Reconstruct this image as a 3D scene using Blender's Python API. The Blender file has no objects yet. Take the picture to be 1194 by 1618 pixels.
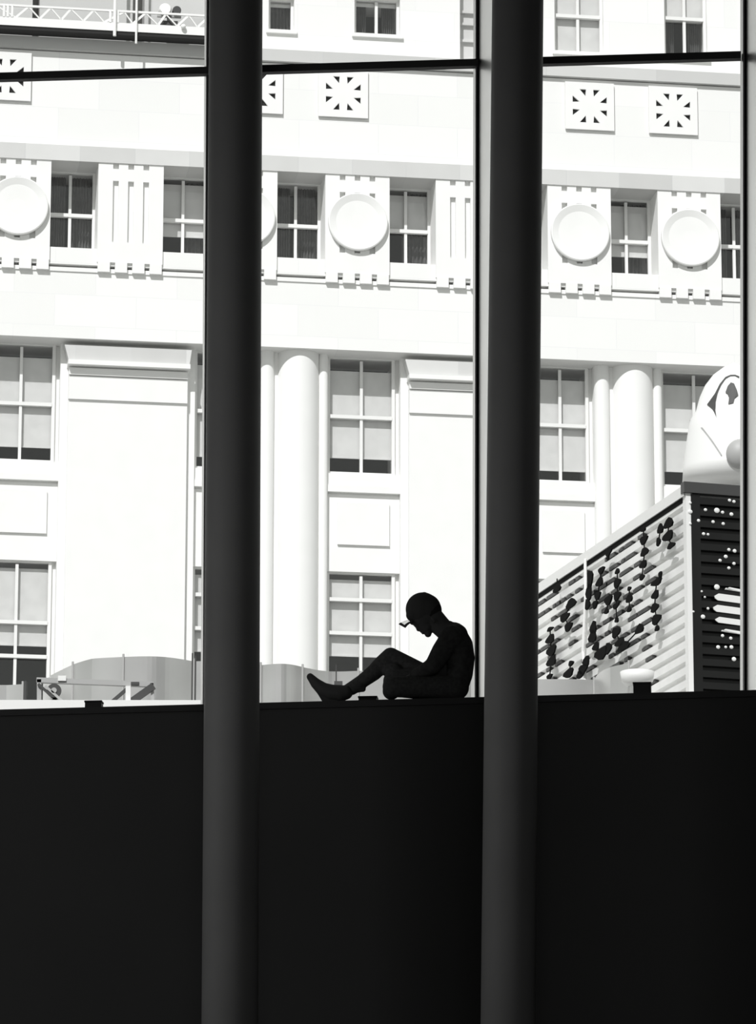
import bpy, bmesh, math, random
from mathutils import Vector, Matrix
random.seed(7)
sc = bpy.context.scene
COL = sc.collection
R = math.radians

# ------------------------------------------------------------------ camera
F_PX, PITCH, ROLL = 6872.986, 0.242578303, 0.00114475491
CZ = 1.6                                            # eye height above the hall floor
cp, sp, cr, sr = math.cos(PITCH), math.sin(PITCH), math.cos(ROLL), math.sin(ROLL)
_R0, _F, _U = Vector((1, 0, 0)), Vector((0, cp, sp)), Vector((0, -sp, cp))
_RR = _R0 * cr + _U * sr
_UU = _U * cr - _R0 * sr
cam_d = bpy.data.cameras.new('camera')
cam = bpy.data.objects.new('camera', cam_d)
COL.objects.link(cam)
m = Matrix.Identity(4)
for i in range(3):
    m[i][0], m[i][1], m[i][2] = _RR[i], _UU[i], -_F[i]
m[2][3] = CZ
cam.matrix_world = m
cam_d.sensor_fit = 'HORIZONTAL'
cam_d.sensor_width = 36.0
cam_d.lens = F_PX * 36.0 / 1194.0
cam_d.clip_start, cam_d.clip_end = 0.1, 500
sc.camera = cam

# ------------------------------------------------------------------ light
SUN_STRENGTH, WORLD, EXPOSURE = 3.45, 0.52, 0.0
HALL_LAMP, HALL_FILL = 170.0, 560.0
FYAW = 0.151279606
w = bpy.data.worlds.new('world'); sc.world = w; w.use_nodes = True
w.node_tree.nodes['Background'].inputs[0].default_value = (0.97, 1.0, 0.96, 1)
w.node_tree.nodes['Background'].inputs[1].default_value = WORLD
ft = Vector((math.cos(FYAW), math.sin(FYAW), 0)); fn = Vector((-math.sin(FYAW), math.cos(FYAW), 0))
to_sun = (-0.46 * ft - 1.0 * fn + Vector((0, 0, 1.05))).normalized()
sd = bpy.data.lights.new('sun', 'SUN'); so = bpy.data.objects.new('sun', sd); COL.objects.link(so)
sd.energy = SUN_STRENGTH; sd.angle = R(0.6)
so.rotation_euler = to_sun.to_track_quat('Z', 'Y').to_euler(); so.location = (-20, -20, 60)


def area(name, loc, target, sx, sy, e):
    d = bpy.data.lights.new(name, 'AREA'); o = bpy.data.objects.new(name, d); COL.objects.link(o)
    d.shape = 'RECTANGLE'; d.size, d.size_y = sx, sy; d.energy = e
    o.location = loc
    o.rotation_euler = (Vector(loc) - Vector(target)).to_track_quat('Z', 'Y').to_euler()
    return o


area('hall_side_lamp', (-8.6, 27.0, 8.5), (0, 31.5, 8.5), 3.0, 11.0, HALL_LAMP)
area('back_fill_light', (1, -4.5, 5.0), (0.5, 32, 7.5), 8.0, 3.0, HALL_FILL)  # added fill light behind the camera, no known lamp there
vs = sc.view_settings
vs.view_transform = 'Standard'; vs.look = 'None'; vs.exposure = EXPOSURE; vs.gamma = 1.0
vs.use_curve_mapping = False


# ------------------------------------------------------------------ frames
class Frame:
    """a level frame: u runs along the plan direction, n across it, z up"""
    def __init__(s, ox, oy, yaw):
        s.o = Vector((ox, oy, 0)); s.yaw = yaw
        s.t = Vector((math.cos(yaw), math.sin(yaw), 0)); s.n = Vector((-math.sin(yaw), math.cos(yaw), 0))

    def at(s, px, py, n=0.0):
        """(u, z) where the sight line of a photograph point meets this frame's plane n"""
        d = _F + _RR * ((px - 597) / F_PX) - _UU * ((py - 809) / F_PX)
        k = (s.o.dot(s.n) + n) / d.dot(s.n)
        p = d * k
        return (p - s.o).dot(s.t), p.z + CZ


FAC = Frame(0, 80, FYAW)
WIN = Frame(0, 33, R(-5.5))
WORLDF = Frame(0, 0, 0)


def ray_z(px, py, z):
    """world (x, y) where a sight line reaches height z"""
    d = _F + _RR * ((px - 597) / F_PX) - _UU * ((py - 809) / F_PX)
    k = (z - CZ) / d.z
    return d.x * k, d.y * k


# ------------------------------------------------------------------ materials
def node_mat(name):
    mt = bpy.data.materials.new(name); mt.use_nodes = True
    nt = mt.node_tree
    return mt, nt, nt.nodes['Principled BSDF']


def plain(name, g, rough=0.6, metal=0.0, noise=0.0, scale=6.0, spec=0.5, bump=0.0):
    mt, nt, b = node_mat(name)
    b.inputs['Roughness'].default_value = rough
    b.inputs['Metallic'].default_value = metal
    b.inputs['Specular IOR Level'].default_value = spec
    c0 = (g, g, g * 0.985, 1)
    b.inputs['Base Color'].default_value = c0
    if noise or bump:
        tc = nt.nodes.new('ShaderNodeTexCoord'); ns = nt.nodes.new('ShaderNodeTexNoise')
        ns.inputs['Scale'].default_value = scale; ns.inputs['Detail'].default_value = 5
        nt.links.new(tc.outputs['Object'], ns.inputs['Vector'])
        rp = nt.nodes.new('ShaderNodeValToRGB')
        a, z = g * (1 - noise), min(1, g * (1 + noise))
        rp.color_ramp.elements[0].color = (a, a, a * 0.985, 1); rp.color_ramp.elements[1].color = (z, z, z * 0.985, 1)
        rp.color_ramp.elements[0].position = 0.3; rp.color_ramp.elements[1].position = 0.7
        nt.links.new(ns.outputs['Fac'], rp.inputs['Fac']); nt.links.new(rp.outputs['Color'], b.inputs['Base Color'])
        if bump:
            bp = nt.nodes.new('ShaderNodeBump'); bp.inputs['Strength'].default_value = bump
            nt.links.new(ns.outputs['Fac'], bp.inputs['Height']); nt.links.new(bp.outputs['Normal'], b.inputs['Normal'])
    return mt


def stone(name, g, var, bw, bh, seam=0.93):
    """ashlar blocks, each with its own faint tone; object space, u across and z up"""
    mt, nt, b = node_mat(name)
    b.inputs['Roughness'].default_value = 0.85
    tc = nt.nodes.new('ShaderNodeTexCoord'); mp = nt.nodes.new('ShaderNodeMapping')
    mp.inputs['Rotation'].default_value = (R(90), 0, 0)
    br = nt.nodes.new('ShaderNodeTexBrick')
    br.inputs['Scale'].default_value = 1.0
    br.inputs['Brick Width'].default_value = bw; br.inputs['Row Height'].default_value = bh
    br.inputs['Mortar Size'].default_value = 0.006; br.inputs['Bias'].default_value = 0.0
    lo, hi = g * (1 - var), min(1, g * (1 + var))
    br.inputs['Color1'].default_value = (lo, lo, lo * 0.985, 1); br.inputs['Color2'].default_value = (hi, hi, hi * 0.985, 1)
    br.inputs['Mortar'].default_value = (g * seam, g * seam, g * seam, 1)
    ns = nt.nodes.new('ShaderNodeTexNoise'); ns.inputs['Scale'].default_value = 2.5; ns.inputs['Detail'].default_value = 6
    mx = nt.nodes.new('ShaderNodeMix'); mx.data_type = 'RGBA'; mx.blend_type = 'MULTIPLY'; mx.inputs[0].default_value = min(1, var * 3)
    nt.links.new(tc.outputs['Object'], mp.inputs['Vector']); nt.links.new(mp.outputs['Vector'], br.inputs['Vector'])
    nt.links.new(tc.outputs['Object'], ns.inputs['Vector'])
    rp = nt.nodes.new('ShaderNodeMapRange'); rp.inputs[3].default_value = 0.8; rp.inputs[4].default_value = 1.15
    nt.links.new(ns.outputs['Fac'], rp.inputs[0])
    nt.links.new(br.outputs['Color'], mx.inputs[6]); nt.links.new(rp.outputs[0], mx.inputs[7])
    nt.links.new(mx.outputs[2], b.inputs['Base Color'])
    return mt


def glass(name, refl=0.08, tint=1.0):
    mt = bpy.data.materials.new(name); mt.use_nodes = True; nt = mt.node_tree; nt.nodes.clear()
    out = nt.nodes.new('ShaderNodeOutputMaterial'); mx = nt.nodes.new('ShaderNodeMixShader')
    tr = nt.nodes.new('ShaderNodeBsdfTransparent'); gl = nt.nodes.new('ShaderNodeBsdfGlossy')
    tr.inputs[0].default_value = (tint, tint, tint, 1); gl.inputs['Roughness'].default_value = 0.02
    mx.inputs[0].default_value = refl
    nt.links.new(tr.outputs[0], mx.inputs[1]); nt.links.new(gl.outputs[0], mx.inputs[2]); nt.links.new(mx.outputs[0], out.inputs[0])
    return mt


M = dict(
    stone=stone('pale_limestone', 0.84, 0.02, 1.55, 0.62),
    stone_plain=plain('smooth_limestone', 0.85, 0.85, noise=0.015, scale=3),
    stone_course=stone('weathered_limestone', 0.62, 0.10, 1.05, 0.62),
    stone_greyed=stone('greyed_limestone', 0.58, 0.06, 2.2, 1.3),
    frame=plain('white_window_paint', 0.80, 0.5),
    blind=plain('linen_blind', 0.86, 0.9, noise=0.06, scale=4),
    curtain=plain('grey_curtain', 0.16, 0.9, noise=0.25, scale=5),
    room=plain('dim_room', 0.035, 0.9, noise=0.4, scale=1.5),
    shade_black=plain('painted_shade', 0.02, 0.9),  # near-black that paints shade under the platform and inside the grilles
    pane=glass('window_glass', 0.07, 0.95),
    bigpane=glass('curtain_wall_glass', 0.012),
    black=plain('black_metal', 0.03, 0.5, spec=0.2),
    gasket=plain('black_rubber_gasket', 0.006, 0.7, spec=0.1),
    mull=plain('brushed_aluminium', 0.74, 0.33, metal=1.0, noise=0.04, scale=3),
    lip=plain('anodised_aluminium_lip', 0.62, 0.3, metal=1.0),
    wall=plain('dark_plaster', 0.046, 0.8, noise=0.05, scale=1.0, spec=0.1),
    hall=plain('dark_hall_plaster', 0.06, 0.9, noise=0.05, scale=0.5, spec=0.1),
    column=plain('dark_grey_column_paint', 0.20, 0.6, noise=0.05, scale=2.0, spec=0.2),
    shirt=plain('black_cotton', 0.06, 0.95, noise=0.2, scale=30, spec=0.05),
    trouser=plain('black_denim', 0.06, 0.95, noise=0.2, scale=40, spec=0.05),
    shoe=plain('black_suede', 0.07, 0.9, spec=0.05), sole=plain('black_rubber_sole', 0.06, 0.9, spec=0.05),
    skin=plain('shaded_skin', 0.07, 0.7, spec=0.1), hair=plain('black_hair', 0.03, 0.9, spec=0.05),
    cap=plain('black_cap_cloth', 0.06, 0.95, spec=0.05),
    galv=plain('galvanised_sheet', 0.60, 0.33, metal=0.75, noise=0.12, scale=1.2),
    steel=plain('grey_painted_steel', 0.40, 0.5), white=plain('white_paint', 0.84, 0.5),
    dark=plain('dark_steel', 0.05, 0.5), podium=plain('pale_roof_deck', 0.55, 0.9, noise=0.05),
    ground=plain('street_asphalt', 0.16, 0.95, noise=0.2, scale=0.5),
    box=plain('pale_container_paint', 0.86, 0.5, noise=0.06, scale=3),
    boxend=plain('black_container_paint', 0.008, 0.35, spec=0.35, noise=0.3, scale=2),
    boxtrim=plain('grey_container_rail', 0.42, 0.5), mark=plain('black_paint_mark', 0.008, 0.8, spec=0.05),
    vinyl=plain('white_vinyl', 0.85, 0.4), vinyl_grey=plain('grey_vinyl', 0.42, 0.5), ink=plain('dark_ink', 0.06, 0.6),
)
_mt = bpy.data.materials.new('translucent_visor'); _mt.use_nodes = True; _n = _mt.node_tree; _n.nodes.clear()
_o = _n.nodes.new('ShaderNodeOutputMaterial'); _t = _n.nodes.new('ShaderNodeBsdfTranslucent'); _x = _n.nodes.new('ShaderNodeMixShader')
_q = _n.nodes.new('ShaderNodeBsdfTransparent'); _t.inputs[0].default_value = (0.8, 0.8, 0.78, 1)
_x.inputs[0].default_value = 0.7
_n.links.new(_t.outputs[0], _x.inputs[1]); _n.links.new(_q.outputs[0], _x.inputs[2]); _n.links.new(_x.outputs[0], _o.inputs[0])
M['visor'] = _mt


# ------------------------------------------------------------------ mesh builder
class MB:
    def __init__(s): s.b = bmesh.new()

    def box(s, u0, u1, n0, n1, z0, z1):
        v = [s.b.verts.new(c) for c in ((u0, n0, z0), (u1, n0, z0), (u1, n1, z0), (u0, n1, z0), (u0, n0, z1), (u1, n0, z1), (u1, n1, z1), (u0, n1, z1))]
        for f in ((0, 3, 2, 1), (4, 5, 6, 7), (0, 1, 5, 4), (1, 2, 6, 5), (2, 3, 7, 6), (3, 0, 4, 7)):
            s.b.faces.new([v[i] for i in f])
        return s

    def hexa(s, c):
        v = [s.b.verts.new(p) for p in c]
        for f in ((0, 3, 2, 1), (4, 5, 6, 7), (0, 1, 5, 4), (1, 2, 6, 5), (2, 3, 7, 6), (3, 0, 4, 7)):
            s.b.faces.new([v[i] for i in f])
        return s

    def prism_uz(s, pts, n0, n1):
        """outline in the u-z plane given a thickness n0..n1"""
        a = [s.b.verts.new((p[0], n0, p[1])) for p in pts]; c = [s.b.verts.new((p[0], n1, p[1])) for p in pts]
        k = len(pts); s.b.faces.new(a); s.b.faces.new(c[::-1])
        for i in range(k): s.b.faces.new((a[i], c[i], c[(i + 1) % k], a[(i + 1) % k]))
        return s

    def prism_un(s, pts, z0, z1, lean=0.0):
        """plan outline in u-n pulled up from z0 to z1"""
        a = [s.b.verts.new((p[0], p[1], z0)) for p in pts]; c = [s.b.verts.new((p[0] + lean, p[1], z1)) for p in pts]
        k = len(pts); s.b.faces.new(a[::-1]); s.b.faces.new(c)
        for i in range(k): s.b.faces.new((a[i], a[(i + 1) % k], c[(i + 1) % k], c[i]))
        return s

    def cone(s, p0, p1, r0, r1, seg=16, cap=True):
        p0, p1 = Vector(p0), Vector(p1); d = (p1 - p0)
        q = d.to_track_quat('Z', 'Y')
        ra, rb = [], []
        for i in range(seg):
            a = 2 * math.pi * i / seg; e = Vector((math.cos(a), math.sin(a), 0))
            ra.append(s.b.verts.new(p0 + q @ (e * r0))); rb.append(s.b.verts.new(p1 + q @ (e * r1)))
        for i in range(seg): s.b.faces.new((ra[i], ra[(i + 1) % seg], rb[(i + 1) % seg], rb[i]))
        if cap: s.b.faces.new(ra[::-1]); s.b.faces.new(rb)
        return s

    def tube(s, pts, r, seg=10):
        for a, b in zip(pts, pts[1:]): s.cone(a, b, r, r, seg)
        return s

    def ball(s, c, r, rot=None, seg=24, rings=14):
        """ellipsoid; r a number or three radii"""
        if not hasattr(r, '__len__'): r = (r, r, r)
        mt = Matrix.Translation(Vector(c)) @ (rot.to_matrix().to_4x4() if rot else Matrix.Identity(4)) @ Matrix.Diagonal((r[0], r[1], r[2], 1))
        bmesh.ops.create_uvsphere(s.b, u_segments=seg, v_segments=rings, radius=1.0, matrix=mt)
        return s

    def capsule(s, p0, p1, r0, r1, seg=20):
        s.cone(p0, p1, r0, r1, seg); s.ball(p0, r0, seg=seg, rings=12); s.ball(p1, r1, seg=seg, rings=12)
        return s

    def lathe(s, prof, c=(0, 0, 0), seg=40, a0=0.0, a1=2 * math.pi, axis='z'):
        full = abs(a1 - a0 - 2 * math.pi) < 1e-6
        k = seg if full else seg + 1; rows = []
        for r, h in prof:
            row = []
            for i in range(k):
                a = a0 + (a1 - a0) * i / seg
                if axis == 'z': p = (c[0] + r * math.cos(a), c[1] + r * math.sin(a), c[2] + h)
                else: p = (c[0] + r * math.cos(a), c[1] + h, c[2] + r * math.sin(a))
                row.append(s.b.verts.new(p))
            rows.append(row)
        for x, y in zip(rows, rows[1:]):
            for i in range(seg if full else seg):
                j = (i + 1) % k
                s.b.faces.new((x[i], x[j], y[j], y[i]))
        if full:
            s.b.faces.new(rows[0][::-1]); s.b.faces.new(rows[-1])
        return s

    def grid(s, fn_, nu, nv):
        v = [[s.b.verts.new(fn_(i / nu, j / nv)) for j in range(nv + 1)] for i in range(nu + 1)]
        for i in range(nu):
            for j in range(nv): s.b.faces.new((v[i][j], v[i + 1][j], v[i + 1][j + 1], v[i][j + 1]))
        return s


def link_mesh(name, mb, mat, parent=None, base=(0, 0, 0), smooth=False, bevel=0.0, kind=None):
    for v in mb.b.verts: v.co -= Vector(base)
    bmesh.ops.recalc_face_normals(mb.b, faces=mb.b.faces)
    me = bpy.data.meshes.new(name); mb.b.to_mesh(me); mb.b.free()
    me.materials.append(M[mat])
    if smooth:
        for p in me.polygons: p.use_smooth = True
    o = bpy.data.objects.new(name, me); COL.objects.link(o)
    if parent: o.parent = parent
    if bevel:
        bv = o.modifiers.new('bevel', 'BEVEL'); bv.width = bevel; bv.segments = 2; bv.limit_method = 'ANGLE'
    if kind: o['kind'] = kind
    return o


def place(o, fr, base):
    o.location = fr.o + fr.t * base[0] + fr.n * base[1] + Vector((0, 0, base[2])); o.rotation_euler = (0, 0, fr.yaw)


def tag(o, label, cat, group=None, kind=None):
    o['label'] = label; o['category'] = cat
    if group: o['group'] = group
    if kind: o['kind'] = kind


class Thing:
    def __init__(s, name, fr, base, label, cat, group=None, kind=None):
        s.o = bpy.data.objects.new(name, None); COL.objects.link(s.o); s.base = base
        place(s.o, fr, base); tag(s.o, label, cat, group, kind)

    def part(s, name, mb, mat, parent=None, label=None, **k):
        o = link_mesh(name, mb, mat, parent or s.o, s.base, **k)
        if label: o['label'] = label
        return o


def single(name, mb, mat, fr, base, label, cat, group=None, kind=None, **k):
    o = link_mesh(name, mb, mat, None, base, **k); place(o, fr, base); tag(o, label, cat, group, kind)
    return o


# ================================================================== THE HALL (setting)
SILL_E = -0.35                                       # inner edge of the sill, the glass stands at +0.2
zs0 = WIN.at(0, 1121, SILL_E)[1]; zs1 = WIN.at(1194, 1090, SILL_E)[1]
us0 = WIN.at(0, 1121, SILL_E)[0]; us1 = WIN.at(1194, 1090, SILL_E)[0]


def sill_z(u): return zs0 + (zs1 - zs0) * (u - us0) / (us1 - us0)


GLASS_N = 0.2
mull_u = [WIN.at(327, 600, GLASS_N)[0], WIN.at(753.5, 600, GLASS_N)[0], WIN.at(1175.5, 600, GLASS_N)[0]]
step = (mull_u[2] - mull_u[0]) / 2
mull_u = [mull_u[0] - step] + mull_u + [mull_u[2] + step]
UL, UR = mull_u[0] - 0.1, mull_u[4] + 0.5
HEAD = 15.0
# the low wall under the sill with solid wall beside and above the windows
wl = MB()
wl.hexa([(UL, SILL_E + .02, 0), (UR, SILL_E + .02, 0), (UR, 0.35, 0), (UL, 0.35, 0),
         (UL, SILL_E + .02, sill_z(UL) - .05), (UR, SILL_E + .02, sill_z(UR) - .05), (UR, 0.35, sill_z(UR) - .05), (UL, 0.35, sill_z(UL) - .05)])
wl.box(-9.6, UL, SILL_E + .02, 0.35, 0, 16); wl.box(UR, 9.6, SILL_E + .02, 0.35, 0, 16); wl.box(UL, UR, SILL_E + .02, 0.35, HEAD, 16)
o = link_mesh('wall_front', wl, 'wall'); place(o, WIN, (0, 0, 0)); tag(o, 'black plain wall below and around the tall windows', 'wall', kind='structure')
sl = MB().hexa([(UL, SILL_E, sill_z(UL) - .05), (UR, SILL_E, sill_z(UR) - .05), (UR, 0.40, sill_z(UR) - .05), (UL, 0.40, sill_z(UL) - .05),
                (UL, SILL_E, sill_z(UL)), (UR, SILL_E, sill_z(UR)), (UR, 0.40, sill_z(UR)), (UL, 0.40, sill_z(UL))])
o = link_mesh('trim_1', sl, 'black'); place(o, WIN, (0, 0, 0)); tag(o, 'long black window sill the seated person rests on', 'sill', kind='structure')
for nm, b, lab in (('floor', (-9.6, 9.6, -6, 34.5, -.1, 0), 'dark hall floor'), ('ceiling', (-9.6, 9.6, -6, 34.5, 16, 16.15), 'dark hall ceiling'),
                   ('wall_left', (-9.7, -9.5, -6, 34.5, 0, 16), 'dark left hall wall'), ('wall_right', (9.5, 9.7, -6, 34.5, 0, 16), 'dark right hall wall'),
                   ('wall_back', (-9.6, 9.6, -6.1, -5.9, 0, 16), 'dark hall wall behind the camera')):
    o = link_mesh(nm, MB().box(*b), 'hall'); tag(o, lab, nm.split('_')[0], kind='structure')

# mullions: light lip, black gasket, splayed aluminium casing narrowing towards the hall
for i, u in enumerate(mull_u):
    xt, xb = [(-97, -103), (329.5, 323.5), (753.8, 752.3), (1175.5, 1175.5), (1600, 1600)][i]
    (ua_, za_), (ub_, zb_) = WIN.at(xt, 0, GLASS_N), WIN.at(xb, 1095, GLASS_N)
    z0, z1 = sill_z(u), HEAD
    lean = (ua_ - ub_) / (za_ - zb_) * (z1 - z0); u = ub_
    W2 = 0.38                                        # outer width measured from the gasket
    cs = MB().prism_un([(u + .015, .17), (u + .165, -.32), (u + W2 - .165, -.32), (u + W2 - .015, .17)], z0, z1, lean)
    o = link_mesh('trim_%d' % (i + 2), cs, 'mull', base=(u, 0, z0)); place(o, WIN, (u, 0, z0))
    tag(o, ['window post beyond the left edge', 'metal window post mostly hidden behind the left column', 'metal window post the seated person leans on',
            'metal window post at the right edge', 'window post beyond the right edge'][i], 'window post', kind='structure')
    g = MB().prism_un([(u, .165), (u + .016, .165), (u + .016, .26), (u, .26)], z0, z1, lean)
    g.prism_un([(u + W2 - .016, .165), (u + W2, .165), (u + W2, .26), (u + W2 - .016, .26)], z0, z1, lean)
    link_mesh('gasket', g, 'gasket', o, (u, 0, z0))
    l = MB().prism_un([(u - .034, .22), (u - .012, .17), (u, .17), (u, .30), (u - .034, .30)], z0, z1, lean)
    l.prism_un([(u + W2, .17), (u + W2 + .012, .17), (u + W2 + .034, .22), (u + W2 + .034, .30), (u + W2, .30)], z0, z1, lean)
    link_mesh('lip', l, 'lip', o, (u, 0, z0))

ta = WIN.at(0, 118, .1); tb = WIN.at(1160, 84.5, .1)


def tz(u): return ta[1] + (tb[1] - ta[1]) * (u - ta[0]) / (tb[0] - ta[0])


for i in range(4):
    a, b = mull_u[i] + .40, mull_u[i + 1] - .01
    if i == 0: a = UL + .3
    th = 0.030
    fr = MB()
    e0, e1 = a - .12, b + .035
    fr.hexa([(e0, .13, tz(e0) - th), (e1, .13, tz(e1) - th), (e1, .20, tz(e1) - th), (e0, .20, tz(e0) - th),
             (e0, .13, tz(e0) + th), (e1, .13, tz(e1) + th), (e1, .20, tz(e1) + th), (e0, .20, tz(e0) + th)])
    o = link_mesh('window_%d' % (i + 1), fr, 'black', base=(a, 0, sill_z(a))); place(o, WIN, (a, 0, sill_z(a)))
    tag(o, ['tall window left of the left column, black crossbar near its top', 'tall window between the two columns, person sitting in it',
            'tall window right of the right column, container seen through it', 'tall window beyond the right edge'][i], 'window', kind='structure')
    link_mesh('upper_pane', MB().box(a - .02, b + .01, .225, .235, tz((a + b) / 2), HEAD), 'bigpane', o, (a, 0, sill_z(a)))
    link_mesh('lower_pane', MB().box(a - .02, b + .01, .225, .235, min(sill_z(a), sill_z(b)) + .005, tz((a + b) / 2)), 'bigpane', o, (a, 0, sill_z(a)))

# round columns in front of the windows
CN = -1.6
for px, lab in (((331, 414, 322, 410), 'dark round column left of the seated person'), ((778, 857.5, 764, 850), 'dark round column right of the seated person')):
    u0, za = WIN.at(px[0], 0, CN); u1, _ = WIN.at(px[1], 0, CN); u2, zb = WIN.at(px[2], 1110, CN); u3, _ = WIN.at(px[3], 1110, CN)
    ct, cb = (u0 + u1) / 2, (u2 + u3) / 2
    rad = ((u1 - u0) + (u3 - u2)) / 4
    sl_ = (ct - cb) / (za - zb); c0 = cb - sl_ * zb; c1 = c0 + sl_ * 16
    T = Thing('round_column', WIN, (c0, CN, 0), lab, 'column', 'dark columns in front of the windows')
    T.part('shaft', MB().cone((c0 + sl_ * .16, CN, .16), (c1, CN, 16), rad, rad, 96), 'column', smooth=True)
    T.part('base_ring', MB().cone((c0, CN, 0), (c0 + sl_ * .16, CN, .16), rad + .05, rad + .03, 64), 'column')

# small black boxes on the sill, one in each window
for (a, b, t), lab in (((134, 160, 1107), 'small black box on the sill in the left window'), ((566, 595, 1100), 'flat black box on the sill behind the shoe'),
                       ((1000, 1028, 1078), 'small black box on the sill in the right window')):
    n = 0.06
    ua, zt = WIN.at(a, t, n); ub, _ = WIN.at(b, t, n); zb = sill_z(ua)
    T = Thing('sill_box', WIN, ((ua + ub) / 2, n, zb), lab, 'box', 'black boxes on the window sill')
    T.part('body', MB().box(ua, ub, n, n + .1, zb, zt - .012), 'black', bevel=.004)
    T.part('lid', MB().box(ua - .004, ub + .004, n - .004, n + .104, zt - .012, zt), 'black')


# ================================================================== THE STONE BUILDING ACROSS THE STREET
P = 6.527


def Z(z): return z + CZ


def bz(mb, u0, u1, n0, n1, z0, z1): return mb.box(u0, u1, n0, n1, Z(z0), Z(z1))


B = Thing('stone_office_building', FAC, (0, 0, 0), 'pale stone building with round medallions and tall windows across the street', 'building')
LU, RU = -42.0, 26.0
wall = MB()
bz(wall, LU, RU, 0, 1.4, 22.96, 24.27)
bz(wall, LU, RU, -.025, 1.4, 24.27, 24.35)
bz(wall, LU, RU, .22, 1.4, 24.35, 24.41)
bz(wall, LU, RU, -.03, .62, 24.41, 24.74)
bz(wall, LU, RU, .62, 1.4, 24.41, 24.72)
bz(wall, LU, RU, 0, 1.4, 26.76, 28.67)
bz(wall, LU, -9.4, .05, 1.4, 24.74, 26.45); bz(wall, 9.9, RU, .05, 1.4, 24.74, 26.45)
bz(wall, LU, -9.0, .3, 1.4, 0 - CZ, 22.96); bz(wall, 9.9, RU, .3, 1.4, 0 - CZ, 22.96)
B.part('wall', wall, 'stone')
cs = MB(); bz(cs, LU, RU, -.10, 1.4, 26.45, 26.76); B.part('lintel_course', cs, 'stone_course', label='grey weathered stone course over the medallions')
cs = MB(); bz(cs, LU, RU, -.09, 1.4, 28.69, 28.93); bz(cs, LU, RU, .05, 1.4, 28.67, 28.69); B.part('cornice_course', cs, 'stone_greyed', label='stone course over the star grilles, scaffold shade painted into its grey')  # shade below the scaffold is put into the grey of this course
# attic storey
TOPW = [(-2.12, -1.62, 29.48, 30.14), (-.43, .47, 29.50, 30.25), (3.55, 4.53, 29.36, 31.4), (5.76, 6.62, 29.36, 31.4)]
at_ = MB(); x = -3.2
for (a, b, z0, z1) in TOPW + [(1.656, 2.02, 28.93, 33)]:
    pass
ops = sorted(TOPW + [(1.66, 2.02, 28.93, 33.0)])
for (a, b, z0, z1) in ops:
    bz(at_, x, a, .3, 1.4, 28.93, 33)
    if z0 > 28.94: bz(at_, a, b, .3, 1.4, 28.93, z0)
    if z1 < 32.9: bz(at_, a, b, .3, 1.4, z1, 33)
    x = b
bz(at_, x, RU, .3, 1.4, 28.93, 33)
for (a, b, z0, z1) in TOPW:                          # sills
    bz(at_, a - .05, b + .05, .24, .3, z0 - .09, z0 - .02)
B.part('attic_wall', at_, 'stone')
ag = MB(); x = -9.0  # left attic wall, greyer than the rest
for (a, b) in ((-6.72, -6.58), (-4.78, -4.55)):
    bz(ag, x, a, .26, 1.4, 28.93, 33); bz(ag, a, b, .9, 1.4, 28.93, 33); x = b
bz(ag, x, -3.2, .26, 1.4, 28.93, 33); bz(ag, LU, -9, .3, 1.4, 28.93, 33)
B.part('attic_wall', ag, 'stone_greyed', label='greyer attic wall behind the scaffold')
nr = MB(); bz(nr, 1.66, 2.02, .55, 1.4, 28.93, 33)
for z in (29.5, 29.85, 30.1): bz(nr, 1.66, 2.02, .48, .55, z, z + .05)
B.part('recess_panel', nr, 'stone_greyed', label='grey recess in the attic wall')
core = MB(); bz(core, LU, RU, 2.6, 3.0, -CZ, 33.6); bz(core, LU, RU, 1.4, 2.6, 33, 33.6)
for z in (18.70, 22.97, 26.6, 28.8): bz(core, LU, RU, 1.4, 2.6, z, z + .12)
B.part('inner_wall', core, 'room')


def window(u0, u1, z0, z1, n, rails, munts, blind=None, curtain=None, fw=.06, blabel=None):
    f = MB()
    bz(f, u0, u0 + fw, n, n + .08, z0, z1); bz(f, u1 - fw, u1, n, n + .08, z0, z1)
    bz(f, u0 + fw, u1 - fw, n, n + .08, z1 - fw * .5, z1); bz(f, u0 + fw, u1 - fw, n, n + .08, z0, z0 + fw)
    for r in rails: bz(f, u0 + fw, u1 - fw, n - .02, n + .07, r - .035, r + .035)
    for m_ in munts: bz(f, m_ - .028, m_ + .028, n + .005, n + .065, z0 + fw, z1 - fw)
    fo = B.part('window', f, 'frame')
    p = MB(); bz(p, u0 + .02, u1 - .02, n + .085, n + .092, z0 + .02, z1 - .02)
    B.part('pane', p, 'pane', fo)
    if blind is not None:
        q = MB(); bz(q, u0 + .01, u1 - .01, n + .115, n + .122, blind, z1 - (.24 if z1 > 20 and z1 < 24 else .12)); bz(q, u0 + .01, u1 - .01, n + .105, n + .13, blind, blind + .03)
        B.part('blind', q, 'blind', fo)
    if curtain:
        for (c0, c1) in curtain:
            q = MB().grid(lambda a, b_: (c0 + (c1 - c0) * a, n + .35 + .03 * math.sin(a * 40), Z(z0 + (z1 - z0) * b_)), 40, 2)
            B.part('curtain', q, 'curtain', fo)


for (a, b, z0, z1), rl, bl, cu in zip(TOPW, ([], [], [30.13], [30.2]), (30.05, 30.17, 29.44, 30.16), (0, 1, 0, 1)):
    window(a, b, z0, z1, .42, rl, [(a + b) / 2] if b - a > .6 else [], bl, [(a + .05, a + .3), (b - .3, b - .05)] if cu else [(a + .02, b - .02)], fw=.05)
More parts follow.
